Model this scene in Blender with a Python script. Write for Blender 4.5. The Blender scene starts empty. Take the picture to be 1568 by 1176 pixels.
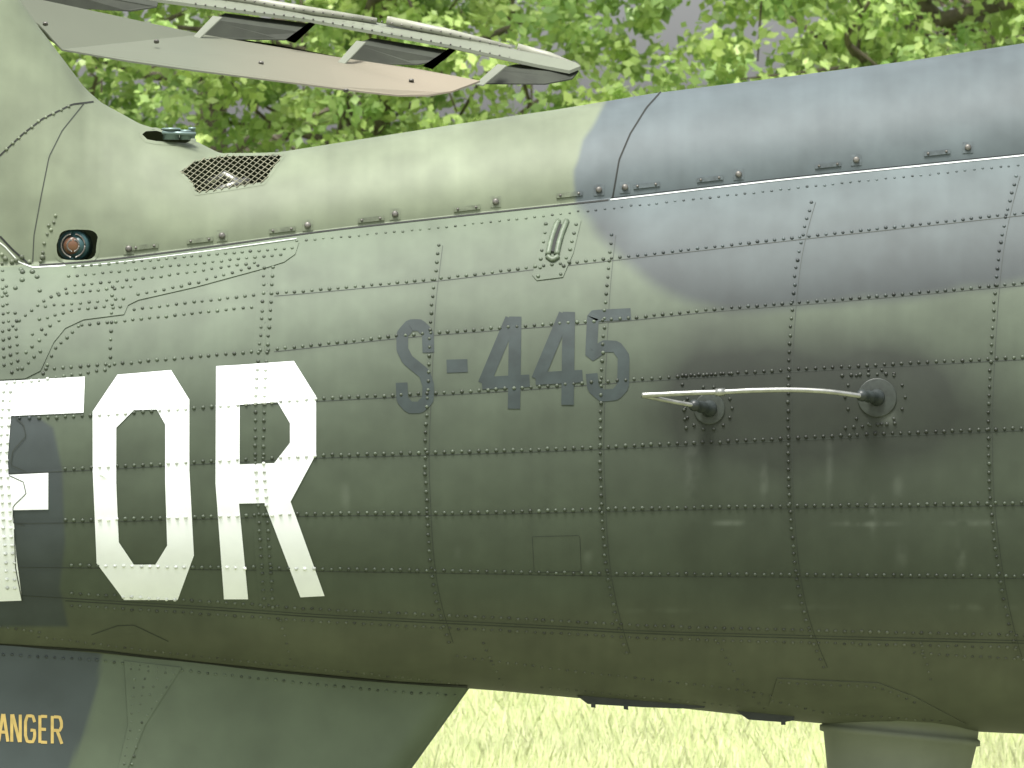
import bpy, bmesh, math, random
import numpy as np
from mathutils import Vector
rng=np.random.default_rng(5); random.seed(5)
# ---------------------------------------------------------------- units: side-elevation tracing, 700 units per metre
SC=700.; D=14.; CZ=1.7; CX,CY=784.,588.
def W(px,py,d):
    px=np.asarray(px,float); py=np.asarray(py,float); d=np.asarray(d,float)
    px,py,d=np.broadcast_arrays(px,py,d)
    k=(D+d/SC)/D/SC
    return np.stack([(px-CX)*k, d/SC, CZ+(CY-py)*k],-1)
GX=np.arange(-450,2400,2.)
def curve(pts,sm=16):
    p=np.array(pts,float); y=np.interp(GX,p[:,0],p[:,1])
    n=int(sm/2)*2+1
    yp=np.pad(y,(n//2,n//2),mode='reflect',reflect_type='odd'); y2=np.convolve(yp,np.ones(n)/n,'valid')
    return lambda x: np.interp(x,GX,y2)
T=curve([(-450,-780),(-100,-215),(0,-48),(30,0),(60,42),(100,95),(130,135),(155,157),(215,190),(260,203),(300,216),(335,234),(385,239),(440,231),(560,212),(700,190),(850,168),(1000,143),(1200,118),(1400,92),(1568,66),(2400,-40)],6)
S=curve([(-450,425),(0,408),(45,406),(150,399),(300,380),(500,352),(700,330),(935,305),(1200,274),(1568,237),(2400,150)],60)
B=curve([(-450,1000),(0,1022),(720,1054),(800,1061),(1000,1080),(1130,1094),(1250,1108),(1568,1124),(2400,1150)],60)
A=curve([(-450,230),(0,275),(1568,400),(2400,440)])
YC=curve([(-450,700),(0,690),(800,650),(1568,630),(2400,600)],80)
FL=curve([(-450,965),(0,988),(150,997),(300,1015),(450,1031),(610,1046),(720,1052),(2400,1300)],6)
DF=curve([(-450,90),(0,135),(300,180),(610,270),(720,300),(2400,500)],60)
rows=[[(-450,405),(410,374),(700,346),(930,320),(1200,290),(1568,252),(2400,165)],
 [(-450,500),(420,450),(660,428),(800,411),(930,396),(1215,364),(1568,326),(2400,240)],
 [(-450,600),(180,557),(400,537),(620,513),(800,499),(960,488),(1080,474),(1300,457),(1568,433),(2400,370)],
 [(-450,660),(150,636),(490,610),(740,598),(980,580),(1200,566),(1560,547),(2400,500)],
 [(-450,735),(100,718),(490,697),(700,692),(900,685),(1100,676),(1300,666),(1568,655),(2400,630)],
 [(-450,800),(100,797),(490,786),(700,785),(900,780),(1100,776),(1568,770),(2400,760)],
 [(-450,860),(160,866),(500,871),(700,874),(900,878),(1200,880),(1568,882),(2400,885)],
 [(-450,880),(120,913),(330,926),(500,938),(800,952),(1000,963),(1300,971),(1568,977),(2400,990)]]
RC=[curve(r,60) for r in rows]
def smcol(c):
    p=np.array(c,float);y=np.arange(p[0,1],p[-1,1]+.1,8.);x=np.interp(y,p[:,1],p[:,0]);n=11
    xp=np.pad(x,(n//2,n//2),mode='reflect',reflect_type='odd');x=np.convolve(xp,np.ones(n)/n,'valid');return list(zip(x,y))
cols=[smcol(c) for c in [[(405,410),(400,500),(393,560),(390,700),(400,850),(405,935)],
 [(672,376),(660,470),(655,600),(650,700),(657,850),(668,925),(690,990)],
 [(937,360),(928,440),(920,600),(918,700),(925,850),(938,930),(960,1004)],
 [(1243,310),(1225,370),(1215,440),(1208,540),(1206,640),(1208,760),(1218,880),(1235,960),(1262,1024)],
 [(1556,270),(1535,350),(1525,430),(1518,530),(1513,640),(1515,760),(1528,870),(1545,960),(1560,1010)]]]
def colx(c,y):
    p=np.array(c,float); return np.interp(y,p[:,1],p[:,0])
def hull_d(px,py):
    px=np.asarray(px,float);py=np.asarray(py,float);px,py=np.broadcast_arrays(px,py)
    s=S(px);t=T(px);b=B(px);a=A(px);yc=YC(px)
    low=np.clip((py-yc)/(b-yc),0,1); up=np.clip((yc-py)/((yc-s)/0.84),0,0.84)
    n1,n2=2.2,2.0
    dl=a*(1-(1-low**n1)**(1/n1)); du=a*(1-(1-up**n2)**(1/n2))
    body=np.where(py>=yc,dl,du)
    R=np.stack([r(px) for r in RC]); pil=np.zeros_like(px)
    C=[np.full_like(px,-60)]+[colx(c,py) for c in cols]+[np.full_like(px,1850)]
    pc=np.zeros_like(px)
    for i in range(len(C)-1):
        u=np.clip((px-C[i])/(C[i+1]-C[i]),0,1); pc=np.maximum(pc,4*u*(1-u))
    for i in range(len(RC)-1):
        u=np.clip((py-R[i])/(R[i+1]-R[i]),0,1); pil=np.maximum(pil,4*u*(1-u))
    body=body-0.65*pil*(0.35+0.65*np.sqrt(pc))+0.5*np.sin(px*0.013+py*0.021)*np.sin(px*0.019-py*0.008)*np.clip((py-s)/30,0,1)
    dS=a*(1-(1-0.84**n2)**(1/n2))
    q=np.clip((s-py)/(s-t),0,1)
    m=np.interp(px,[0,250],[1.7,2.0])
    cov=dS+5+(a-dS-5)*(1-(1-q**m)**(1/m))
    return np.where(py<s-0.5,cov,body)
def fin_d(px,py): return DF(px)+(np.asarray(py,float)-FL(px))*0.04
SURF={'hull':hull_d,'fin':fin_d}
def normal(px,py,surf='hull'):
    f=SURF[surf];h=1.5
    a=W(px+h,py,f(px+h,py))-W(px-h,py,f(px-h,py)); b=W(px,py+h,f(px,py+h))-W(px,py-h,f(px,py-h))
    n=np.cross(a,b); n=n/np.maximum(np.linalg.norm(n,axis=-1,keepdims=True),1e-12)
    s=np.where(n[...,1:2]>0,-1,1); return n*s
def SP(px,py,off=0,surf='hull'):
    px=np.asarray(px,float);py=np.asarray(py,float)
    return W(px,py,SURF[surf](px,py))+normal(px,py,surf)*(np.asarray(off,float)[...,None] if np.ndim(off) else off)/SC
# ---------------------------------------------------------------- helpers
def inside(px,py,poly):
    px=np.asarray(px,float);py=np.asarray(py,float);r=np.zeros(px.shape,bool);n=len(poly)
    for i in range(n):
        x1,y1=poly[i];x2,y2=poly[(i+1)%n]
        if y1==y2: continue
        c=((y1>py)!=(y2>py))&(px<(x2-x1)*(py-y1)/(y2-y1)+x1); r^=c
    return r
def sdist(px,py,poly):
    dm=np.full(np.shape(px),1e9);n=len(poly)
    for i in range(n):
        x1,y1=poly[i];x2,y2=poly[(i+1)%n];dx,dy=x2-x1,y2-y1
        t=np.clip(((px-x1)*dx+(py-y1)*dy)/(dx*dx+dy*dy+1e-9),0,1)
        dm=np.minimum(dm,np.hypot(px-x1-t*dx,py-y1-t*dy))
    return np.where(inside(px,py,poly),dm,-dm)
def sstep(x): x=np.clip(x,0,1); return x*x*(3-2*x)
NT=rng.random((64,64))
def vnoise(x,y):
    xi=np.floor(x).astype(int);yi=np.floor(y).astype(int);fx=sstep(x-xi);fy=sstep(y-yi)
    g=lambda a,b:NT[a%64,b%64]
    return (g(xi,yi)*(1-fx)+g(xi+1,yi)*fx)*(1-fy)+(g(xi,yi+1)*(1-fx)+g(xi+1,yi+1)*fx)*fy
def fbm(x,y): return (vnoise(x,y)+.5*vnoise(2*x+7,2*y+3)+.25*vnoise(4*x+1,4*y+9))/1.75
scene=bpy.context.scene
def mkobj(name,v,f,mat,parent=None,col=None,smooth=True):
    me=bpy.data.meshes.new(name)
    v=np.asarray(v,np.float32).reshape(-1,3)
    if isinstance(f,np.ndarray):
        k=f.shape[1];me.vertices.add(len(v));me.vertices.foreach_set('co',v.ravel())
        me.loops.add(f.size);me.loops.foreach_set('vertex_index',f.ravel().astype(np.int32))
        me.polygons.add(len(f));me.polygons.foreach_set('loop_start',(np.arange(len(f))*k).astype(np.int32))
        me.update(calc_edges=True)
    else:
        me.from_pydata([tuple(map(float,p)) for p in v],[],[tuple(int(i) for i in q) for q in f])
    if smooth: me.polygons.foreach_set('use_smooth',np.ones(len(me.polygons),bool))
    if col is not None:
        c=np.ones((len(v),4),np.float32);c[:,:3]=col
        at=me.color_attributes.new('Col','FLOAT_COLOR','POINT');at.data.foreach_set('color',c.ravel())
    me.materials.append(mat)
    me.update()
    o=bpy.data.objects.new(name,me);scene.collection.objects.link(o)
    if parent: o.parent=parent
    return o
def mat(name,col=(.1,.1,.1),rough=.5,attr=False,nscale=20,namt=.25,bump=0.0,bscale=200,metal=0,spec=.5,trans=0):
    m=bpy.data.materials.new(name);m.use_nodes=True;nt=m.node_tree;b=nt.nodes['Principled BSDF']
    tc=nt.nodes.new('ShaderNodeTexCoord');nz=nt.nodes.new('ShaderNodeTexNoise');nz.inputs['Scale'].default_value=nscale;nz.inputs['Detail'].default_value=6
    nt.links.new(tc.outputs['Object'],nz.inputs['Vector'])
    mr=nt.nodes.new('ShaderNodeMapRange');mr.inputs['From Min'].default_value=.3;mr.inputs['From Max'].default_value=.7
    mr.inputs['To Min'].default_value=1-namt;mr.inputs['To Max'].default_value=1+namt;nt.links.new(nz.outputs['Fac'],mr.inputs['Value'])
    mx=nt.nodes.new('ShaderNodeMix');mx.data_type='RGBA';mx.blend_type='MULTIPLY';mx.inputs['Factor'].default_value=1
    if attr:
        a=nt.nodes.new('ShaderNodeAttribute');a.attribute_name='Col';nt.links.new(a.outputs['Color'],mx.inputs['A'])
    else: mx.inputs['A'].default_value=(*col,1)
    nt.links.new(mr.outputs['Result'],mx.inputs['B']);nt.links.new(mx.outputs['Result'],b.inputs['Base Color'])
    b.inputs['Roughness'].default_value=rough;b.inputs['Metallic'].default_value=metal;b.inputs['Specular IOR Level'].default_value=spec
    if bump>0:
        n2=nt.nodes.new('ShaderNodeTexNoise');n2.inputs['Scale'].default_value=bscale;n2.inputs['Detail'].default_value=4
        nt.links.new(tc.outputs['Object'],n2.inputs['Vector']);bp=nt.nodes.new('ShaderNodeBump');bp.inputs['Strength'].default_value=bump;bp.inputs['Distance'].default_value=.002
        nt.links.new(n2.outputs['Fac'],bp.inputs['Height']);nt.links.new(bp.outputs['Normal'],b.inputs['Normal'])
    if trans>0:
        out=nt.nodes['Material Output'];tr=nt.nodes.new('ShaderNodeBsdfTranslucent');ms=nt.nodes.new('ShaderNodeMixShader');ms.inputs['Fac'].default_value=trans
        nt.links.new(mx.outputs['Result'],tr.inputs['Color']);nt.links.new(b.outputs[0],ms.inputs[1]);nt.links.new(tr.outputs[0],ms.inputs[2]);nt.links.new(ms.outputs[0],out.inputs['Surface'])
    return m
M_paint=mat('camouflage_paint',attr=True,rough=.62,nscale=9,namt=.10,bump=.10,bscale=60,spec=.40)
M_rivet=mat('rivet_paint',attr=True,rough=.5,nscale=90,namt=.25)
M_white=mat('white_paint',(.88,.92,.93),.5,nscale=14,namt=.04)
M_dark=mat('panel_gap',(.016,.019,.016),.8)
M_lap=mat('lap_joint_dirt',(.028,.036,.028),.7)
M_letter=mat('faded_grey_paint',(.030,.043,.042),.65,nscale=25,namt=.22,spec=.4)
M_yel=mat('yellow_paint',(.64,.47,.16),.55,nscale=60,namt=.15)
M_metal=mat('bare_metal',(.36,.37,.34),.3,metal=.85,nscale=60,namt=.2)
M_steel=mat('worn_steel',(.15,.145,.13),.45,metal=.5,nscale=80,namt=.4)
M_black=mat('black_rubber',(.026,.033,.032),.4)
M_stab=mat('stabilizer_paint',(.42,.38,.29),.65,nscale=2,namt=.08)
nt=M_stab.node_tree
tc=[n for n in nt.nodes if n.type=='TEX_COORD'][0];sx_=nt.nodes.new('ShaderNodeSeparateXYZ');nt.links.new(tc.outputs['Object'],sx_.inputs[0])
rp=nt.nodes.new('ShaderNodeMapRange');rp.inputs['From Min'].default_value=-.75;rp.inputs['From Max'].default_value=-.2;nt.links.new(sx_.outputs['X'],rp.inputs['Value'])
m2=nt.nodes.new('ShaderNodeMix');m2.data_type='RGBA';m2.inputs['A'].default_value=(.125,.14,.10,1);m2.inputs['B'].default_value=(.235,.205,.15,1);nt.links.new(rp.outputs[0],m2.inputs['Factor'])
mm_=[n for n in nt.nodes if n.type=='MIX' and n.blend_type=='MULTIPLY'][0];nt.links.new(m2.outputs['Result'],mm_.inputs['A'])
M_slat=mat('slat_paint',(.17,.19,.14),.55,nscale=6,namt=.1)
M_teal=mat('lamp_housing',(.03,.075,.08),.35)
M_lens=mat('amber_lens',(.13,.065,.035),.2)
M_edge=mat('edge_highlight',(.6,.64,.60),.45)  # pale colour standing in for sunlight on an edge
heli=bpy.data.objects.new('helicopter',None);scene.collection.objects.link(heli)
# ---------------------------------------------------------------- paint colours
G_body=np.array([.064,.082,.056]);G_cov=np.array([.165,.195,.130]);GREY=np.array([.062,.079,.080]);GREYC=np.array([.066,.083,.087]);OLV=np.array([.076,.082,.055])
camo=[(950,120),(925,165),(893,215),(880,260),(885,310),(915,355),(955,400),(1000,440),(1050,462),(1110,474),(1200,472),(1300,462),(1400,452),(1500,440),(1568,430),(2500,380),(2500,-100),(970,90)]
camo2=[(-500,640),(55,636),(82,655),(96,720),(100,830),(92,900),(105,960),(-500,960)]
camo3=[(-500,900),(157,985),(150,1050),(130,1120),(95,1200),(60,1300),(20,1500),(-500,1500)]
def color_at(px,py,surf='hull'):
    px=np.asarray(px,float);py=np.asarray(py,float)
    n=fbm(px/70,py/70);n2=fbm(px/18+9,py/22);w=(vnoise(px/40,py/40)-.5)*8
    if surf=='fin':
        c=np.ones(px.shape+(3,))*G_body*1.7
        g=sstep((sdist(px,py,camo3)+4)/8)[...,None];c=c*(1-g)+GREY*1.0*g
        return c*(.86+.28*n)[...,None]
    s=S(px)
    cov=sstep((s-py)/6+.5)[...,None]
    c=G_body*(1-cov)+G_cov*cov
    # boom shoulder lightened towards the top: overhead light put into the colour
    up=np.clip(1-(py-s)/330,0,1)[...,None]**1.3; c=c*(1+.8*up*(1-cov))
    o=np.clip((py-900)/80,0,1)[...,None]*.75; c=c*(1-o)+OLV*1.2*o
    sd=sdist(px,py,camo)+w; soft=np.where(py<s,10,30)
    g=sstep(sd/soft+.5)[...,None]; gr=GREYC*1.35*cov+GREY*(.88+.62*up**2)*(1-cov)  # grey patch carries the same overhead light in its colour
    gr=gr*(1-.38*np.exp(-(np.clip(sd,0,None)/60)**2)[...,None]*(1-cov))
    c=c*(1-g)+gr*g
    g=sstep((sdist(px,py,camo2)+3)/7)[...,None]; c=c*(1-g)+GREY*.72*g
    def blob(x,y,rx,ry,p=1.): return np.exp(-((((px-x)/rx)**2+((py-y)/ry)**2)**p))
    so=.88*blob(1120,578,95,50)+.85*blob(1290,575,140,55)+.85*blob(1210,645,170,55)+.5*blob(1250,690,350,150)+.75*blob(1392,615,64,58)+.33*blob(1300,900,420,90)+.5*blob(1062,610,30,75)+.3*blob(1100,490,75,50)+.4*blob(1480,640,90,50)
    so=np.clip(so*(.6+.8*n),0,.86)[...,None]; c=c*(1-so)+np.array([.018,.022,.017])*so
    for (x,y,rx,ry,k) in [(1115,801,28,4,.25),(1325,802,42,4,.3),(1375,745,8,18,.12),(1470,855,9,22,.25),(1337,790,6,24,.2),(1490,800,40,5,.2),(1380,850,10,20,.12),(1170,740,6,30,.12),(900,850,7,14,.15),(700,850,6,12,.12),(1270,720,5,50,.1),(1060,720,12,60,.1),(530,760,8,22,.12),(1360,640,12,12,.25),(1230,930,60,4,.08),(1000,935,80,4,.08),(1500,930,60,5,.1)]:
        k2=(k*blob(x,y,rx,ry,1.3)*np.clip(n2*2.8-.7,0,1))[...,None]; c=c*(1-k2)+np.array([.24,.27,.23])*k2
    # grime gathered along the rivet rows
    gr_=np.zeros_like(px)
    for r in RC[1:]: gr_=np.maximum(gr_,np.exp(-((py-r(px)-3)/7)**2))
    for cc_ in cols: gr_=np.maximum(gr_,np.exp(-((px-colx(cc_,py)-2)/7)**2)*(py>cc_[0][1])*(py<cc_[-1][1]))
    c=c*(1-.16*gr_*n2*1.3)[...,None]
    st=fbm(px/14,py/260); c=c*(.94+.12*st)[...,None]*(.82+.36*n)[...,None]*(.92+.16*n2)[...,None]
    return c
# ---------------------------------------------------------------- hull skin
hole_lamp=[]
for k in range(24):
    t=2*math.pi*k/24;c_,s_=math.cos(t),math.sin(t)
    hole_lamp.append((117+33*math.copysign(abs(c_)**.55,c_)+(3 if s_<0 else 0),375+26*math.copysign(abs(s_)**.6,s_)))
hole_grille=[(273,262),(300,245),(330,239),(352,237),(436,236),(418,262),(404,281),(350,290),(300,297),(292,280)]
hole_top=[(214,206),(222,199),(240,198),(262,205),(300,215),(285,222),(240,219),(224,216)]
holes=[hole_lamp,hole_grille,hole_top]
xs=np.concatenate([np.arange(-420,-20,14),np.arange(-20,1600,2.6),np.arange(1600,2300,14)])
qc=np.sin(np.linspace(1,0,110)*math.pi/2)
vl=np.concatenate([np.linspace(0,.86,230)[:-1],.86+.14*np.sin(np.linspace(0,1,50)*math.pi/2)])
Xc=np.repeat(xs[:,None],len(qc),1);Yc=S(Xc)-.6-(S(Xc)-.6-T(Xc))*qc[None]
Xb=np.repeat(xs[:,None],len(vl),1);Yb=S(Xb)+(B(Xb)-S(Xb))*vl[None]
X=np.concatenate([Xc,Xb],1);Y=np.concatenate([Yc,Yb],1)
V=W(X,Y,hull_d(X,Y));nx,ny=X.shape
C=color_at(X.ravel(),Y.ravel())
idx=np.arange(nx*ny).reshape(nx,ny)
F=np.stack([idx[:-1,:-1],idx[:-1,1:],idx[1:,1:],idx[1:,:-1]],-1).reshape(-1,4)
fx=X.ravel()[F].mean(1);fy=Y.ravel()[F].mean(1);keep=np.ones(len(F),bool)
for h in holes: keep&=~inside(fx,fy,h)
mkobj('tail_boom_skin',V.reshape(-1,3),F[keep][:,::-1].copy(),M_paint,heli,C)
sx=slice(None,None,4);X2=X[sx,::3];Y2=Y[sx,::3];d2=2*A(X2)-hull_d(X2,Y2)
V2=W(X2,Y2,d2);V2[:,-1]=W(X2[:,-1],B(X2[:,-1]),A(X2[:,-1]));V2[:,0]=W(X2[:,0],T(X2[:,0]),A(X2[:,0]))
i2=np.arange(X2.size).reshape(X2.shape);F2=np.stack([i2[:-1,:-1],i2[1:,:-1],i2[1:,1:],i2[:-1,1:]],-1).reshape(-1,4)
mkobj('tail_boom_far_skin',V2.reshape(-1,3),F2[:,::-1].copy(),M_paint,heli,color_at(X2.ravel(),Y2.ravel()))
# ---------------------------------------------------------------- surface sheets, ribbons, rivets
class Bld:
    def __init__(s): s.v=[];s.f=[];s.c=[];s.n=0
    def add(s,v,f,c=None):
        v=np.asarray(v).reshape(-1,3);s.v.append(v);s.f+= [tuple(i+s.n for i in q) for q in f];s.n+=len(v)
        if c is not None: s.c.append(np.broadcast_to(c,(len(v),3)))
    def make(s,name,m,smooth=True): return mkobj(name,np.concatenate(s.v),s.f,m,heli,np.concatenate(s.c) if s.c else None,smooth)
def sheet(bld,poly,off,surf='hull',step=10,wall=False,colf=None):
    bm=bmesh.new();vs=[bm.verts.new((x,y,0)) for x,y in poly];bm.faces.new(vs)
    p=np.array(poly)
    for ax in (0,1):
        lo,hi=p[:,ax].min(),p[:,ax].max()
        for k in np.arange(math.floor(lo/step)*step+step,hi,step):
            no=(1,0,0) if ax==0 else (0,1,0);co=(k,0,0) if ax==0 else (0,k,0)
            bmesh.ops.bisect_plane(bm,geom=bm.verts[:]+bm.edges[:]+bm.faces[:],plane_co=co,plane_no=no)
    bm.verts.index_update();P=np.array([v.co[:2] for v in bm.verts])
    f=[[v.index for v in fc.verts] for fc in bm.faces]
    be=[(e.verts[0].index,e.verts[1].index) for e in bm.edges if len(e.link_faces)==1]
    bm.free();v=SP(P[:,0],P[:,1],off,surf);c=None if colf is None else colf(P[:,0],P[:,1])
    bld.add(v,f,c)
    if wall:
        v0=SP(P[:,0],P[:,1],-1,surf);n=len(P)
        bld.add(np.concatenate([v,v0]),[(a,b,b+n,a+n) for a,b in be],None if c is None else np.concatenate([c,c]))
def dens(pts,step):
    p=np.array(pts,float);seg=np.hypot(*np.diff(p,axis=0).T);L=np.concatenate([[0],np.cumsum(seg)]);n=max(2,int(round(L[-1]/step))+1)
    t=np.linspace(0,L[-1],n);return np.stack([np.interp(t,L,p[:,0]),np.interp(t,L,p[:,1])],1)
def ribbon(bld,pts,w,off,surf='hull',closed=False,colf=None,step=6):
    if closed: pts=list(pts)+[pts[0]]
    p=dens(pts,step);t=np.gradient(p,axis=0);t/=np.hypot(t[:,0],t[:,1])[:,None]+1e-9;n=np.stack([-t[:,1],t[:,0]],1)
    a=p+n*w/2;b=p-n*w/2;k=len(p);P=np.concatenate([a,b])
    bld.add(SP(P[:,0],P[:,1],off,surf),[(i,i+1,i+1+k,i+k) for i in range(k-1)],None if colf is None else colf(P[:,0],P[:,1]))
Oo=[(180,574),(262,567),(290,612),(290,720),(297,850),(272,918),(190,918),(148,862),(142,720),(142,630)]
Oi=[(205,628),(240,627),(253,650),(253,740),(256,835),(238,864),(205,864),(182,830),(178,740),(178,655)]
white=[[Oo[i],Oo[(i+1)%10],Oi[(i+1)%10],Oi[i]] for i in range(10)]
white+=[[(331,561),(367,559),(367,620),(367,711),(366,771),(380,917),(343,917),(330,740)],[(367,559),(450,553),(425,616),(367,620)],[(450,553),(484,607),(444,648),(425,616)],
 [(484,607),(484,695),(444,678),(444,648)],[(484,695),(445,768),(420,709),(444,678)],[(367,711),(420,709),(445,768),(405,770),(366,771)],[(405,770),(445,768),(497,912),(460,914)],
 [(-60,586),(26,583),(17,637),(-60,640)],[(26,583),(130,577),(128,632),(17,637)],[(-60,640),(17,637),(12,700),(13,727),(20,781),(-60,783)],[(13,727),(74,724),(74,780),(20,781)],[(-60,783),(20,781),(25,850),(34,919),(-60,922)]]
bw=Bld()
for p in white: sheet(bw,p,1.25)
bw.make('squadron_letters',M_white)
def strokes(bld,lines,w,surf,base):
    for i,l in enumerate(lines): 
        ribbon(bld,l,w,base+.12*i,surf,step=4)
bl=Bld()
S445=[[(656,540),(655,510),(643,498),(628,498),(616,512),(616,535),(624,551),(650,572),(656,590),(655,612),(643,624),(627,624),(616,612),(615,586)],
 [(684,561),(716,560)],
 [(783,488),(741,588)],[(738,587),(811,583)],[(789,485),(787,626)],
 [(865,481),(823,581)],[(820,580),(892,576)],[(871,478),(869,620)],
 [(966,481),(908,484),(905,545),(925,530),(944,531),(955,546),(954,592),(943,604),(922,606),(908,594),(906,572)]]
strokes(bl,[S445[0]],18,'hull',.8);strokes(bl,[S445[1]],20,'hull',.8);strokes(bl,S445[2:8],19,'hull',.7);strokes(bl,[S445[8]],18,'hull',.8)
bl.make('serial_number',M_letter)
by=Bld()
def tx(x0,w,pts): return [(x0+w*a,1093+42*b+0.04*(x0+w*a)) for a,b in pts]
LET=[(-24,16,[[(0,0),(0,1)],[(.15,0),(.8,.05),(1,.3),(1,.7),(.8,.95),(.15,1)]]),(-2,14,[[(0,1),(.45,0)],[(.55,0),(1,1)],[(.25,.66),(.8,.66)]]),(18,13,[[(0,1),(0,0)],[(.1,0),(.9,1)],[(1,1),(1,0)]]),
 (39,14,[[(1,.25),(.8,.03),(.2,.03),(0,.25),(0,.75),(.2,.97),(.8,.97),(1,.8),(1,.55),(.55,.55)]]),(61,11,[[(0,0),(0,1)],[(.15,.03),(1,.03)],[(.15,.5),(.85,.5)],[(.15,.97),(1,.97)]]),
 (80,14,[[(0,0),(0,1)],[(.18,.03),(.8,.03),(1,.2),(1,.38),(.8,.52),(.18,.52)],[(.55,.55),(1.05,1)]])]
for x0,w,ls in LET:
    for i,l in enumerate(ls): ribbon(by,tx(x0,w,l),4.6,.8+.1*i,'fin',step=3)
by.make('danger_stencil',M_yel)
bp_=Bld();cf=lambda x,y:color_at(x,y)*1.04
dbl=[[(-60,420),(60,412),(300,388),(458,372),(452,390),(435,402),(400,413),(300,440),(212,460),(196,468),(190,482),(128,490),(100,503),(82,525),(62,568),(38,580),(-60,585)],
 [(836,338),(884,331),(890,338),(878,388),(862,425),(822,430),(815,422)],
 [(1190,1038),(1345,1045),(1400,1066),(1480,1108),(1262,1096),(1178,1078)]]
DO=1.6
for p in dbl: sheet(bp_,p,DO,wall=True,colf=cf)
sheet(bp_,[(398,412),(416,411),(404,545),(400,700),(410,850),(418,930),(398,930),(390,850),(382,700),(386,545)],.5,wall=True,colf=cf)
bp_.make('doubler_plates',M_paint,smooth=False)
bf=Bld()
sheet(bf,[(190,1012),(278,1022),(222,1110),(190,1190),(180,1180),(196,1110)],1.6,'fin',wall=True,colf=lambda x,y:color_at(x,y,'fin')*1.03)
bf.make('fin_doubler',M_paint,smooth=False)
br=Bld()
for h in holes: ribbon(br,h,5,.5,closed=True,colf=lambda x,y:color_at(x,y)*1.0,step=3)
br.make('opening_rims',M_paint)
bg=Bld();bd=Bld()
def sline(x0,x1,dy,step=8): x=np.arange(x0,x1,step);return list(zip(x,S(x)+dy))
ribbon(bg,sline(60,935,1.5),2.2,.8);ribbon(bg,sline(935,2000,-1.5),1.6,.6)
ribbon(bg,[(1012,141),(990,165),(965,205),(948,245),(938,303)],2.4,.7)
ribbon(bg,[(-60,285),(0,238),(35,205),(65,182),(110,160),(143,156)],2.4,.7)
ribbon(bg,[(0,362),(20,383),(45,405)],3,.8)
ribbon(bd,[(128,159),(95,200),(75,240),(63,300),(52,360),(50,402)],1.5,.7)
fx_=np.arange(-60,720,8);ribbon(bg,list(zip(fx_,FL(fx_)-1)),3.2,1.2)
for r in RC[1:]:
    x=np.arange(-60 if r in RC[4:] else 420,1900,8);ribbon(bd,list(zip(x,r(x)+4)),1.1,.35)
x=np.arange(100,1900,8);ribbon(bd,list(zip(x,RC[7](x)+8)),1.4,.4)
for c in cols: ribbon(bd,[(a+6,b) for a,b in c],.8,.45)
ribbon(bd,[(815,822),(888,820),(890,875),(818,877)],.8,.5,closed=True)
ribbon(bd,[(140,972),(180,958),(205,957),(258,982)],1.2,.5)
ribbon(bd,[(24,640),(36,650),(40,668),(20,690),(16,712),(40,722)],1.3,1.6);ribbon(bd,[(14,728),(36,738),(40,756),(20,775),(20,800),(38,805)],1.3,1.6);ribbon(bd,[(22,810),(24,870),(34,920)],1.6,1.6)
bg.make('panel_gaps',M_dark);bd.make('lap_joints',M_lap)
be=Bld();ribbon(be,sline(935,2000,1.6),1.7,1.0);ribbon(be,sline(110,460,8),1.0,2.0)  # pale ribbon paints the sun caught by the ledge below the spine
ribbon(be,[(-20,356),(8,378),(30,402),(50,410),(100,407)],2.0,1.0)
be.make('spine_edge_highlight',M_edge)
R=[]
def rrow(pts,sp=13.5,r=2.9,surf='hull',jit=.4):
    p=dens(pts,sp)
    for a,b in p:
        R.append((a+random.gauss(0,jit),b+random.gauss(0,jit),r*random.uniform(.88,1.12),surf))
def fr(cv,x0,x1,dy=0):
    x=np.arange(x0,x1,6);return list(zip(x,cv(x)+dy))
rrow(fr(RC[0],455,1900),13.5,2.3)
for i in (1,2,3,4,5,6): rrow(fr(RC[i],[0,425,70,60,100,100,110][i],1900),13.2)
rrow(fr(RC[7],110,1900,-4),13.2);rrow(fr(RC[7],110,1900,15),13.2,2.6)
for i,c in enumerate(cols):
    rrow(c,13.0)
    if i==0: rrow([(a+13,b) for a,b in c],13)
rrow([(173,440),(168,560)],13)
rrow([(1100,985),(1130,1040),(1170,1085)],12,2.3);rrow([(1410,985),(1425,1040)],12,2.3);rrow([(430,950),(445,1010)],12,2.3);rrow([(740,985),(770,1050)],12,2.3)
rrow([(700,1005),(900,1030),(1100,1052),(1180,1065)],13,2.5);rrow([(830,1052),(1000,1068),(1130,1082)],13,2.5);rrow([(1400,1000),(1568,1010),(1900,1025)],13,2.5)
rrow([(60,975),(300,1005),(450,1020),(700,1046)],12,2.3)
for l in [[(115,410),(250,398),(448,381)],[(105,424),(250,410),(430,391)],[(115,438),(250,424),(390,403)],[(212,452),(300,434),(395,408)],[(205,474),(300,462),(388,452)],[(90,452),(200,440)],[(70,470),(190,458)],
 [(60,490),(120,474),(185,470)],[(50,512),(90,492)],[(40,540),(70,512)],[(34,565),(62,538)],[(20,500),(60,466),(100,444)],[(10,440),(18,570)],[(24,480),(28,565)],[(3,390),(6,560)],
 [(125,498),(200,490),(385,470)],[(85,532),(120,500)],[(66,572),(85,532)],[(-40,592),(60,582),(160,566)],[(16,600),(10,700),(16,800),(24,900)],[(5,600),(0,700),(5,800),(12,900)],
 [(75,345),(62,400)],[(85,330),(78,352)],[(10,228),(60,184),(105,163)],[(30,640),(60,640)],[(0,960),(60,968)]]: rrow(l,13,2.8)
for _ in range(14): R.append((random.uniform(5,68),random.uniform(392,450),random.uniform(3.6,4.8),'hull'))
rrow([(824,424),(836,345)],13,3);rrow([(858,420),(872,385),(882,345)],13,3)
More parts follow.
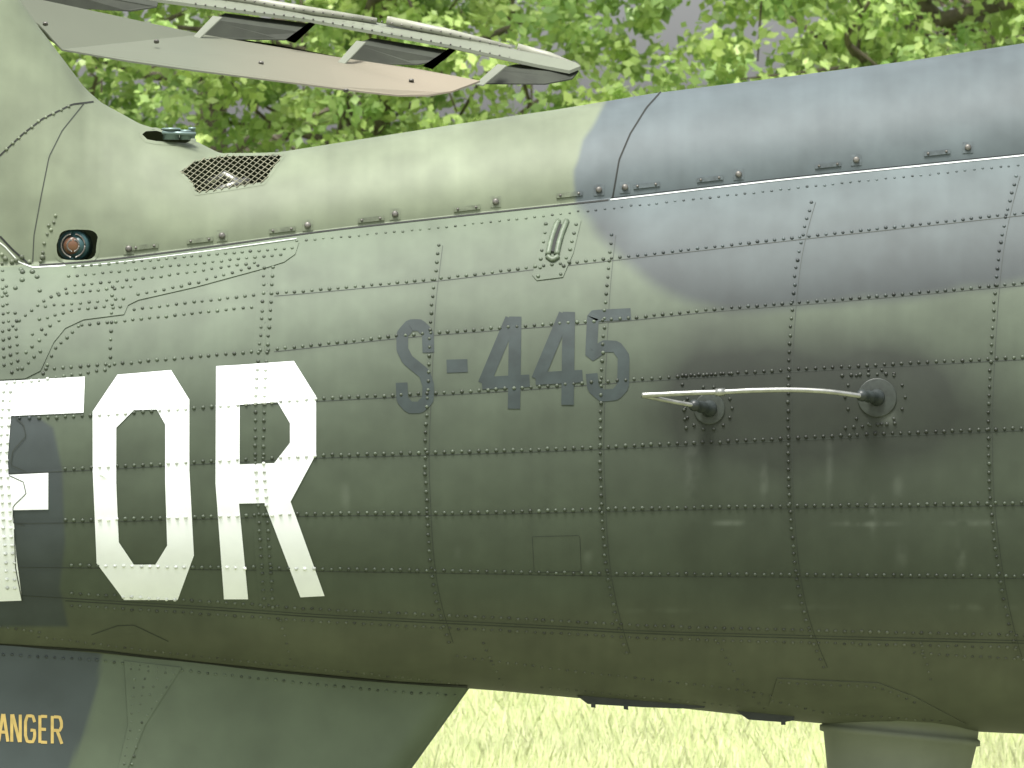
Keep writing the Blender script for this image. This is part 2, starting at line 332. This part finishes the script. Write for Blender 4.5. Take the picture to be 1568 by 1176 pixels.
rrow([(1195,1044),(1345,1051),(1400,1074)],13,2.4);rrow([(1183,1072),(1262,1090),(1440,1102)],13,2.4)
for (x,y,r) in [(1085,625,36),(1340,608,46)]:
    for k in range(14):
        a=k*math.tau/14;R.append((x+r*math.cos(a),y+r*.92*math.sin(a),2.6,'hull'))
rrow([(1045,575),(1120,572)],13);rrow([(1045,588),(1050,655)],13);rrow([(1290,575),(1370,572)],13);rrow([(1295,655),(1370,648)],13)
rrow(fr(FL,-60,700,14),13,2.4,'fin')
rrow([(200,1024),(266,1032)],13,2.6,'fin');rrow([(206,1040),(200,1110),(190,1170)],13,2.6,'fin');rrow([(262,1042),(215,1110),(202,1170)],13,2.6,'fin');rrow([(222,1040),(212,1090)],13,2.6,'fin');rrow([(240,1040),(224,1076)],13,2.6,'fin')
V_=[];F_=[];C_=[];n0=0;seg=8
th=np.arange(seg)*math.tau/seg
for surf in ('hull','fin'):
    rr=np.array([(a,b,c) for a,b,c,s in R if s==surf])
    if surf=='hull':
        ok=(rr[:,1]<B(rr[:,0])-4)
        for h in holes: ok&=~inside(rr[:,0],rr[:,1],h)
        rr=rr[ok]
    P=SP(rr[:,0],rr[:,1],0,surf);N=normal(rr[:,0],rr[:,1],surf)
    inw=np.zeros(len(rr),bool)
    if surf=='hull':
        for p in white: inw|=inside(rr[:,0],rr[:,1],p)
    ind=np.zeros(len(rr),bool)
    if surf=='hull':
        for p in dbl: ind|=inside(rr[:,0],rr[:,1],p)
    P=P+N*(np.where(ind,DO,np.where(inw,1.25,.0))/SC)[:,None]
    t1=np.cross(N,np.array([0,0,1.]));t1/=np.linalg.norm(t1,axis=1)[:,None];t2=np.cross(N,t1)
    col=color_at(rr[:,0],rr[:,1],surf)*rng.uniform(.5,1.25,len(rr))[:,None]
    col=np.where(inw[:,None],np.array([.68,.72,.68])*rng.uniform(.65,1.1,len(rr))[:,None],col)
    r=rr[:,2]/SC
    rings=[(1.0,-.1),(.92,.42),(.55,.8)]
    vs=[P[:,None]+ (np.cos(th)[None,:,None]*t1[:,None]+np.sin(th)[None,:,None]*t2[:,None])*(r*k)[:,None,None]+N[:,None]*(r*h)[:,None,None] for k,h in rings]
    vs=np.concatenate(vs+[(P+N*(r*.88)[:,None])[:,None]],1)
    f=[]
    for k in range(2):
        for j in range(seg): f.append((k*8+j,k*8+(j+1)%8,(k+1)*8+(j+1)%8,(k+1)*8+j))
    for j in range(0,8,2): f.append((16+j,16+(j+1)%8,16+(j+2)%8,24))
    f=np.array(f);m=len(rr)
    F_.append((f[None]+(np.arange(m)*25)[:,None,None]).reshape(-1,4)+n0);V_.append(vs.reshape(-1,3));C_.append(np.repeat(col,25,0));n0+=m*25
mkobj('rivets',np.concatenate(V_),np.concatenate(F_),M_rivet,heli,np.concatenate(C_))
# ---------------------------------------------------------------- tubes, prisms
def tube(bld,P,rad,seg=12,cap=True,col=None):
    P=np.asarray(P,float);n=len(P);rad=np.broadcast_to(rad,(n,));t=np.gradient(P,axis=0);t/=np.linalg.norm(t,axis=1)[:,None]+1e-12
    ref=np.array([0,0,1.]) if abs(t[0][2])<.8 else np.array([1.,0,0])
    V=[]
    for i in range(n):
        a=np.cross(t[i],ref);a/=np.linalg.norm(a);b=np.cross(t[i],a)
        for k in range(seg): th=k*math.tau/seg;V.append(P[i]+(a*math.cos(th)+b*math.sin(th))*rad[i])
    f=[(i*seg+k,i*seg+(k+1)%seg,(i+1)*seg+(k+1)%seg,(i+1)*seg+k) for i in range(n-1) for k in range(seg)]
    if cap: f+=[tuple(range(seg-1,-1,-1)),tuple((n-1)*seg+k for k in range(seg))]
    bld.add(V,f,col)
def smoothpts(pts,n=6):
    p=np.array(pts,float);out=[]
    for i in range(len(p)-1):
        p0=p[max(i-1,0)];p1=p[i];p2=p[i+1];p3=p[min(i+2,len(p)-1)]
        for t in np.arange(n)/n: out.append(.5*((2*p1)+(-p0+p2)*t+(2*p0-5*p1+4*p2-p3)*t*t+(-p0+3*p1-3*p2+p3)*t**3))
    out.append(p[-1]);return np.array(out)
def Wp(pts): p=np.array(pts,float);return W(p[:,0],p[:,1],p[:,2])
ba=Bld()
tube(ba,Wp(smoothpts([(983,605,-78),(1010,604,-80),(1050,602,-82),(1110,600,-82),(1150,598,-80),(1210,597,-78),(1260,599,-74),(1295,603,-68),(1322,607,-60)])),4.0/SC)
tube(ba,Wp(smoothpts([(983,606,-78),(1000,609,-74),(1030,615,-68),(1064,621,-60)])),3.5/SC)
tube(ba,Wp([(1095,601,-82),(1110,600,-82)]),6/SC)
ba.make('aerial_rod',M_metal)
bm_=Bld()
for (x0,y0,x1,y1) in [(1086,626,1060,620),(1343,609,1316,605)]:
    d0=float(hull_d(x0,y0));
    q=[(x0+(x1-x0)*t,y0+(y1-y0)*t,d0*(1-t)-64*t) for t in (0,.05,.12,.3,.35,.5,.55,.8,.9,1.0)]
    tube(bm_,Wp(q),np.array([13,13,10,8,9,9.5,7.5,9,9,5])/SC,20)
bm_.make('aerial_mounts',M_black)
bq=Bld()
for (x,y,r) in [(1086,626,24),(1343,609,30)]:
    n=normal(np.array([x]),np.array([y]))[0];p=SP(np.array([x]),np.array([y]),0)[0]
    tube(bq,[p-n*.004,p+n*.002,p+n*.0024,p+n*.0025],np.array([r,r,r-1.5,2])/SC,28,col=np.array([.030,.038,.031]))
bq.make('aerial_base_plates',M_rivet)
bla=Bld();bst=Bld()
L=[((222,378),(197,381)),((306,368),(340,361)),((432,352),(471,345)),((568,336),(605,328)),((715,319),(759,309)),((872,298),(917,291)),((990,284),(957,287)),((1087,274),(1131,267)),((1268,253),(1311,245)),((1435,234),(1482,226)),((1610,213),(1655,205))]
for (a,b),(c,d) in L:
    sl=-.11
    pl=[(a-20,b-3.5-20*sl),(a+20,b-3.5+20*sl),(a+20,b+3.5+20*sl),(a-20,b+3.5-20*sl)]
    sheet(bla,pl,2.2,step=8,wall=True,colf=lambda x,y:color_at(x,y)*.8)
    for (x,y,r,h,bb) in [(c,d,5.2,5,bst),(a-14,b-14*sl,2.2,4,bst),(a+14,b+14*sl,2.2,4,bst)]:
        n=normal(np.array([x]),np.array([y]))[0];p=SP(np.array([x]),np.array([y]),0)[0]
        tube(bb,[p,p+n*h*.7/SC,p+n*h/SC,p+n*(h+.1)/SC],np.array([r,r*.95,r*.6,.3])/SC,12)
    sheet(bla,[(c-8,d-8),(c+8,d-9),(c+8,d+8),(c-8,d+9)],1.0,step=8,wall=True,colf=lambda x,y:color_at(x,y)*.9)
bla.make('latch_plates',M_rivet,False);bst.make('latch_studs',M_steel)
bs=Bld();ribbon(bs,[(858,346),(852,360),(849,375),(847,388)],7,5.2,step=3);bs.make('bracket_slot',M_dark)
bs=Bld();pp=np.array([(861,340),(853,360),(848,378),(845,392)])
for dx,rr_ in ((-6,4.5),(7,4.5)): 
    q=dens([(a+dx,b) for a,b in pp],4);tube(bs,SP(q[:,0],q[:,1],3.2),rr_/SC,10,col=color_at(850,360)*1.15)
q=dens([(838,394),(846,400),(855,394)],3);tube(bs,SP(q[:,0],q[:,1],3.2),4.2/SC,10,col=color_at(850,360)*1.1)
bs.make('tie_down_bracket',M_rivet)
bz=Bld();d0=float(hull_d(112,376))
tube(bz,Wp([(118,377,d0+70),(113,376,d0+16),(112,376,d0+8),(112,376,d0+10)]),np.array([25,25,23,17])/SC,32);bz.make('lamp_housing',M_teal)
bz=Bld();tube(bz,Wp([(112,376,d0+14),(112,376,d0+9),(112,376,d0+6),(112,376,d0+5)]),np.array([16,15,10,3])/SC,28);bz.make('lamp_lens',M_lens)
bz=Bld()
for rr_ in (18,9):
    q=[(112+rr_*math.cos(t),376+rr_*math.sin(t),d0+6) for t in np.linspace(0,math.tau,33)];tube(bz,Wp(q),1.4/SC,8)
bz.make('lamp_bezel',M_steel)
bz=Bld()
for (x,y0,y1,r) in [(262,214,196,13),(284,214,199,9),(294,212,195,5)]:
    tube(bz,Wp([(x,y0,A(x)-60),(x,y1+3,A(x)-60),(x,y1+3,A(x)-60),(x,y1,A(x)-60)]),np.array([r,r,r*1.25,r*1.1])/SC,18)
tube(bz,Wp([(248,203,A(250)-70),(300,205,A(250)-70)]),3/SC,8)
bz.make('filler_caps',mat('cap_metal',(.18,.25,.24),.35,metal=.4))
bgz=Bld()
for ang in (28,-42):
    c,s=math.cos(math.radians(ang)),math.sin(math.radians(ang))
    for k in np.arange(-150,150,6.6):
        t=np.arange(-160,160,2.);x=355+t*c-k*s;y=265+t*s+k*c
        ins=inside(x,y,hole_grille)&(y>T(x)+1.5)
        run=[]
        for i in range(len(t)):
            if ins[i]: run.append((x[i],y[i]))
            if (not ins[i] or i==len(t)-1) and run:
                if len(run)>2:
                    q=np.array(run);tube(bgz,SP(q[::2,0],q[::2,1],.5 if ang>0 else 1.6),.75/SC,5,cap=False)
                run=[]
bgz.make('mesh_grille',mat('grille_wire',(.22,.22,.15),.6))
bz=Bld()
tube(bz,Wp([(318,282,A(330)-70),(345,268,A(330)-80),(372,285,A(330)-90)]),7/SC,10);tube(bz,Wp([(330,292,A(330)-110),(380,276,A(330)-90)]),6/SC,10)
bz.make('gearbox_pipes',M_metal)
# ---------------------------------------------------------------- ventral fin
u=np.linspace(0,1,160)[:,None];v=np.linspace(0,1,70)[None]
xt=-350+u*1070;xb=-350+u*820;Xf=xt+(xb-xt)*v;Yt=FL(xt);Yf=Yt+(1400-Yt)*v
xe=720+(470-720)*v+0*u;q=np.clip((Xf-(xe-46))/46,0,1)
dF=DF(Xf)+(Yf-Yt)*.04; dF=dF+(A(Xf)-dF)*(1-np.sqrt(1-q**2*.9999))
Vf=W(Xf,Yf,dF);Vb=W(Xf,Yf,2*A(Xf)-dF);i=np.arange(Xf.size).reshape(Xf.shape);Ff=np.stack([i[:-1,:-1],i[1:,:-1],i[1:,1:],i[:-1,1:]],-1).reshape(-1,4)
m=Xf.size;strip=[];
for jj in range(69): strip.append((i[-1,jj],i[-1,jj+1],i[-1,jj+1]+m,i[-1,jj]+m))
for ii in range(159): strip.append((i[ii,-1],i[ii+1,-1],i[ii+1,-1]+m,i[ii,-1]+m))
allF=np.concatenate([Ff,Ff[:,::-1]+m,np.array(strip)])
cfin=color_at(Xf.ravel(),Yf.ravel(),'fin')
mkobj('ventral_fin',np.concatenate([Vf.reshape(-1,3),Vb.reshape(-1,3)]),allF,M_paint,heli,np.concatenate([cfin,cfin]))
def oval(bld,cx,prof,col):
    V=[];n=40
    for (y,hx,hy,sh) in prof:
        k0=float(A(cx))
        for k in range(n):
            t=k*math.tau/n;V.append(W(cx+sh+hx*math.cos(t),y+(.10*hx*math.cos(t) if y<1150 else 0.04*hx*math.cos(t)),k0+hy*math.sin(t)))
    f=[(i*n+k,i*n+(k+1)%n,(i+1)*n+(k+1)%n,(i+1)*n+k) for i in range(len(prof)-1) for k in range(n)]
    f.append(tuple((len(prof)-1)*n+k for k in range(n)));bld.add(V,f,col)
bo=Bld();oval(bo,1378,[(1060,140,110,0),(1095,134,105,0),(1104,126,98,0),(1106,121,92,0),(1120,119,90,0),(1122,123,94,0),(1130,123,94,0),(1132,117,88,0),(1176,110,84,-2),(1260,98,76,-5),(1330,80,60,-8),(1350,50,36,-8),(1356,10,8,-8)],np.array([.17,.19,.145]));bo.make('belly_fairing',M_paint)
def prism(bld,poly,d0,d1,col=None):
    n=len(poly);a=[W(x,y,d0) for x,y in poly]+[W(x,y,d1) for x,y in poly]
    bld.add(a,[tuple(range(n)),tuple(range(2*n-1,n-1,-1))]+[(i,i+n,(i+1)%n+n,(i+1)%n) for i in range(n)],col)
bo=Bld();a0=float(A(980))
prism(bo,[(884,1066),(900,1078),(985,1083),(1040,1085),(1078,1084),(1082,1078),(1060,1074),(960,1060)],a0-70,a0+70)
prism(bo,[(905,1074),(912,1074),(912,1084),(905,1083)],a0-74,a0-66);prism(bo,[(955,1078),(962,1078),(962,1087),(955,1086)],a0-74,a0-66)
prism(bo,[(1126,1088),(1146,1102),(1200,1106),(1216,1103),(1216,1092)],a0-60,a0+90);prism(bo,[(1196,1100),(1203,1100),(1203,1110),(1196,1110)],a0-64,a0-56)
bo.make('belly_aerials',M_black,False)
# ---------------------------------------------------------------- horizontal stabilizer
def slab(bld,pts,th,inset=0,col=None):
    bt=Wp(pts);n=len(bt);tp=bt+np.array([0,0,th]);bld.add(np.concatenate([bt,tp]),[tuple(range(n)),tuple(range(2*n-1,n-1,-1))]+[(i,i+n,(i+1)%n+n,(i+1)%n) for i in range(n)],col)
bs=Bld()
slab(bs,[(-40,-20,520),(60,40,520),(95,78,540),(200,96,560),(300,110,600),(450,129,660),(560,143,700),(610,148,720),(655,148,740),(692,142,760),(735,126,800),(640,108,900),(530,92,900),(420,70,900),(310,55,900),(130,18,900),(0,-12,900)],.004)
bs.make('stabilizer_panel',M_stab,False)
bs=Bld()
slab(bs,[(60,-22,930),(250,5,930),(470,34,930),(690,74,930),(820,103,920),(872,113,915),(889,106,925),(880,100,940),(780,78,1000),(640,50,1000),(470,20,1000),(330,-2,1000),(200,-26,1000)],.008)
bs.make('stabilizer_slat',M_slat,False)
bs=Bld()
for p in [[(230,-26,980),(445,12,980),(577,32,980)],[(592,31,980),(680,49,980),(783,74,980)],[(792,73,980),(840,86,980),(884,102,970)]]: tube(bs,Wp(p),[7.5/SC]*(len(p)-1)+[5/SC],12)
bs.make('slat_tubes',mat('slat_tube_paint',(.28,.29,.23),.45))
bs=Bld()
for p in [[(300,60,898),(326,32,905),(345,22,960),(474,38,960),(468,52,905),(436,62,898)],[(522,98,898),(546,68,905),(570,60,960),(694,80,960),(680,93,905),(640,100,898)],[(733,129,880),(760,107,900),(790,100,950),(886,110,930),(876,122,915),(835,130,890)],[(30,8,905),(75,-18,905),(245,-4,960),(240,12,905),(200,18,898)]]: slab(bs,p,.003)
bs.make('slat_slot_shade',mat('slot_shade',(.032,.038,.026),.8),False)  # dark sheets stand in for the shade between panel and slat
bs=Bld()
for p in [[(326,26,880),(296,58,860),(306,60,860),(340,28,880)],[(546,64,880),(517,97,860),(528,99,860),(560,66,880)],[(762,100,880),(728,130,860),(740,132,860),(776,102,880)],[(438,62,880),(474,36,880),(482,38,880),(452,66,880)],[(648,102,880),(688,76,880),(697,78,880),(662,106,880)]]: slab(bs,p,.003)
bs.make('slat_brackets',M_slat,False)
bs=Bld()
for (x,y,d) in [(70,35,528),(240,62,700),(400,95,740),(530,137,688),(630,122,800),(150,40,700)]:
    p=W(x,y,d)+np.array([0,-.01,-.001]);tube(bs,[p,p+np.array([0,-.002,-.004])],4.5/SC,10)
for x in np.arange(300,870,15.): 
    y=np.interp(x,[230,445,577,680,783,884],[-26,12,32,49,74,102]);p=W(x,y,968);tube(bs,[p,p+np.array([0,-.002,0])],2.0/SC,6)
    y=np.interp(x,[250,470,690,820,872],[5,34,74,103,113])-7;p=W(x,y,938)+np.array([0,-.01,-.001]);tube(bs,[p,p+np.array([0,-.002,-.002])],1.6/SC,6)
bs.make('stabilizer_fasteners',M_steel)
# ---------------------------------------------------------------- ground and grass
M_ground=mat('meadow_soil',(.22,.24,.135),.9,nscale=1.5,namt=.3)
g=600.;N=40;gx=np.linspace(-g,g,N);GXX,GYY=np.meshgrid(gx,gx,indexing='ij');GV=np.stack([GXX,GYY,0*GXX],-1).reshape(-1,3);gi=np.arange(N*N).reshape(N,N)
mkobj('ground',GV,np.stack([gi[:-1,:-1],gi[1:,:-1],gi[1:,1:],gi[:-1,1:]],-1).reshape(-1,4),M_ground)
M_grass=mat('grass_blades',attr=True,rough=.6,nscale=.8,namt=.12,trans=.35)
ng=330000
gx=rng.uniform(-4.5,4.5,ng);gy=rng.uniform(6,27,ng);hh=rng.uniform(.05,.17,ng)*(.5+1.0*fbm(gx*1.3,gy*1.3));an=rng.uniform(0,math.tau,ng);w=.0022+.0025*rng.random(ng)
lx=rng.normal(0,.035,ng);ly=rng.normal(0,.035,ng)
b=np.stack([gx,gy,0*gx],1);s_=np.stack([np.cos(an)*w,np.sin(an)*w,0*w],1);mid=b+np.stack([lx*.35,ly*.35,hh*.55],1);tip=b+np.stack([lx,ly,hh],1)
gv=np.stack([b-s_,b+s_,mid+s_*.8,tip,mid-s_*.8],1).reshape(-1,3)
gf=(np.arange(ng)[:,None]*5+np.array([[0,1,2,3,4]]))
t=rng.random(ng)[:,None];gc=(np.array([.74,.84,.42])*(1-t)+np.array([.92,.92,.62])*t)*(.88+.24*fbm(gx*.9,gy*.5))[:,None]
mkobj('grass',gv,gf,M_grass,None,np.repeat(np.minimum(gc,.94),5,0),False)
# ---------------------------------------------------------------- oak trees
M_leaf=mat('oak_leaves',attr=True,rough=.45,nscale=3,namt=.2,trans=.48)
M_bark=mat('oak_bark',(.14,.12,.09),.9,nscale=12,namt=.4,bump=.6,bscale=30)
def make_tree(x,y,h,R_,nclump,nleaf,seed,lsize=.037):
    r=np.random.default_rng(seed)
    root=bpy.data.objects.new('oak_tree',None);scene.collection.objects.link(root)
    tb=Bld();cz=h*.55
    tk=smoothpts([(x,y,-.1),(x+.1,y,h*.18),(x-.1,y+.1,h*.4),(x+.15,y,h*.7),(x,y,h*.9)],5)
    tube(tb,tk,np.linspace(.2,.03,len(tk))*(h/8),10)
    for k in range(26):
        z0=r.uniform(.2,.75)*h;a=r.uniform(0,math.tau);l=R_*r.uniform(.55,.95)*(1-.35*(z0/h))
        p0=np.array([x,y,z0]);e=p0+np.array([math.cos(a)*l,math.sin(a)*l,r.uniform(.05,.35)*l+.2]);mm=(p0+e)/2+r.normal(0,.15,3)
        lp=smoothpts([p0,mm,e],5);tube(tb,lp,np.linspace(.06,.012,len(lp)),6)
        for j in range(4):
            q=lp[r.integers(4,len(lp))];e2=q+r.normal(0,.45,3);tube(tb,[q,(q+e2)/2+r.normal(0,.05,3),e2],[.018,.012,.006],5)
    o=tb.make('trunk_and_limbs',M_bark);o.parent=root
    d=r.normal(0,1,(nclump,3));d/=np.linalg.norm(d,axis=1)[:,None];rad=r.random(nclump)**.38
    ph=np.arctan2(d[:,1],d[:,0]);bumpy=1+.18*np.sin(3*ph+seed)+.14*np.sin(5*d[:,2]*3+seed*2)+r.normal(0,.06,nclump)
    cc=np.array([x,y,cz])+d*rad[:,None]*bumpy[:,None]*np.array([R_,R_,h*.47]);cc=cc[cc[:,2]>.9]
    n=len(cc);cr=r.uniform(.10,.30,n)
    dl=r.normal(0,1,(n,nleaf,3));dl/=np.linalg.norm(dl,axis=2)[...,None];rl=r.random((n,nleaf,1))**.5
    lp=cc[:,None]+dl*rl*cr[:,None,None]*np.array([1.2,1.2,.85]);
    lp=lp.reshape(-1,3);m=len(lp)
    nn=dl.reshape(-1,3)*.6+np.array([0,-.4,.4])+r.normal(0,.5,(m,3));nn/=np.linalg.norm(nn,axis=1)[:,None]
    a=np.cross(nn,r.normal(0,1,(m,3)));a/=np.linalg.norm(a,axis=1)[:,None];b=np.cross(nn,a)
    sz=(lsize*r.uniform(.6,1.35,m))[:,None]
    v=np.stack([lp-a*sz*1.2,lp+b*sz*.75+a*sz*.1-nn*sz*.12,lp+a*sz*1.2-nn*sz*.25,lp-b*sz*.75+a*sz*.1-nn*sz*.12],1).reshape(-1,3)
    f=np.arange(m*4).reshape(-1,4)
    t=np.clip(np.repeat(r.random(n),nleaf)*.7+r.random(m)*.4,0,1)[:,None]
    c=np.array([.22,.37,.11])*(1-t)+np.array([.60,.74,.26])*t
    mkobj('foliage',v,f,M_leaf,root,np.repeat(c,4,0),False)
sd=1
for (x,y,nc) in [(-7.6,32.5,220),(-4.2,31.5,900),(-.9,32.2,820),(2.9,31.2,900),(6.2,32.4,450)]:
    make_tree(x,y,8.2+random.uniform(-.6,.8),2.35,nc,50,sd);sd+=1
for (x,y) in [(-6,38.5),(-2.4,39),(3.9,38.4),(8.5,38.5),(5,45)]:
    make_tree(x,y,9.5,2.7,170,40,sd,.07);sd+=1
# ---------------------------------------------------------------- light, sky, camera
el=math.radians(68);az=math.radians(18)
sv=Vector((-math.sin(az)*math.cos(el),-math.cos(az)*math.cos(el),math.sin(el)))
sun=bpy.data.lights.new('sun','SUN');sun.energy=4.6;sun.angle=math.radians(18);sun.color=(1,.97,.91)
so=bpy.data.objects.new('sun',sun);so.rotation_euler=sv.to_track_quat('Z','Y').to_euler();so.location=(0,-5,20);scene.collection.objects.link(so)
w=bpy.data.worlds.new('World');scene.world=w;w.use_nodes=True;nt=w.node_tree;bgn=nt.nodes['Background']
sky=nt.nodes.new('ShaderNodeTexSky');sky.sky_type='NISHITA';sky.sun_disc=False;sky.sun_elevation=el;sky.sun_rotation=math.atan2(sv.x,sv.y);sky.dust_density=5;sky.air_density=1.0
hs=nt.nodes.new('ShaderNodeHueSaturation');hs.inputs['Saturation'].default_value=.25;hs.inputs['Value'].default_value=1.6
nt.links.new(sky.outputs[0],hs.inputs['Color']);nt.links.new(hs.outputs[0],bgn.inputs[0]);bgn.inputs[1].default_value=.15
cam=bpy.data.cameras.new('camera');cam.sensor_width=36;cam.lens=36*D/(1568/SC);cam.clip_end=3000;cam.clip_start=.5
cam.dof.use_dof=True;cam.dof.focus_distance=14.05;cam.dof.aperture_fstop=28
co=bpy.data.objects.new('camera',cam);co.location=(0,-D,CZ);co.rotation_euler=(math.radians(90),0,0);scene.collection.objects.link(co);scene.camera=co
scene.view_settings.view_transform='Standard';scene.view_settings.look='None';scene.view_settings.exposure=0
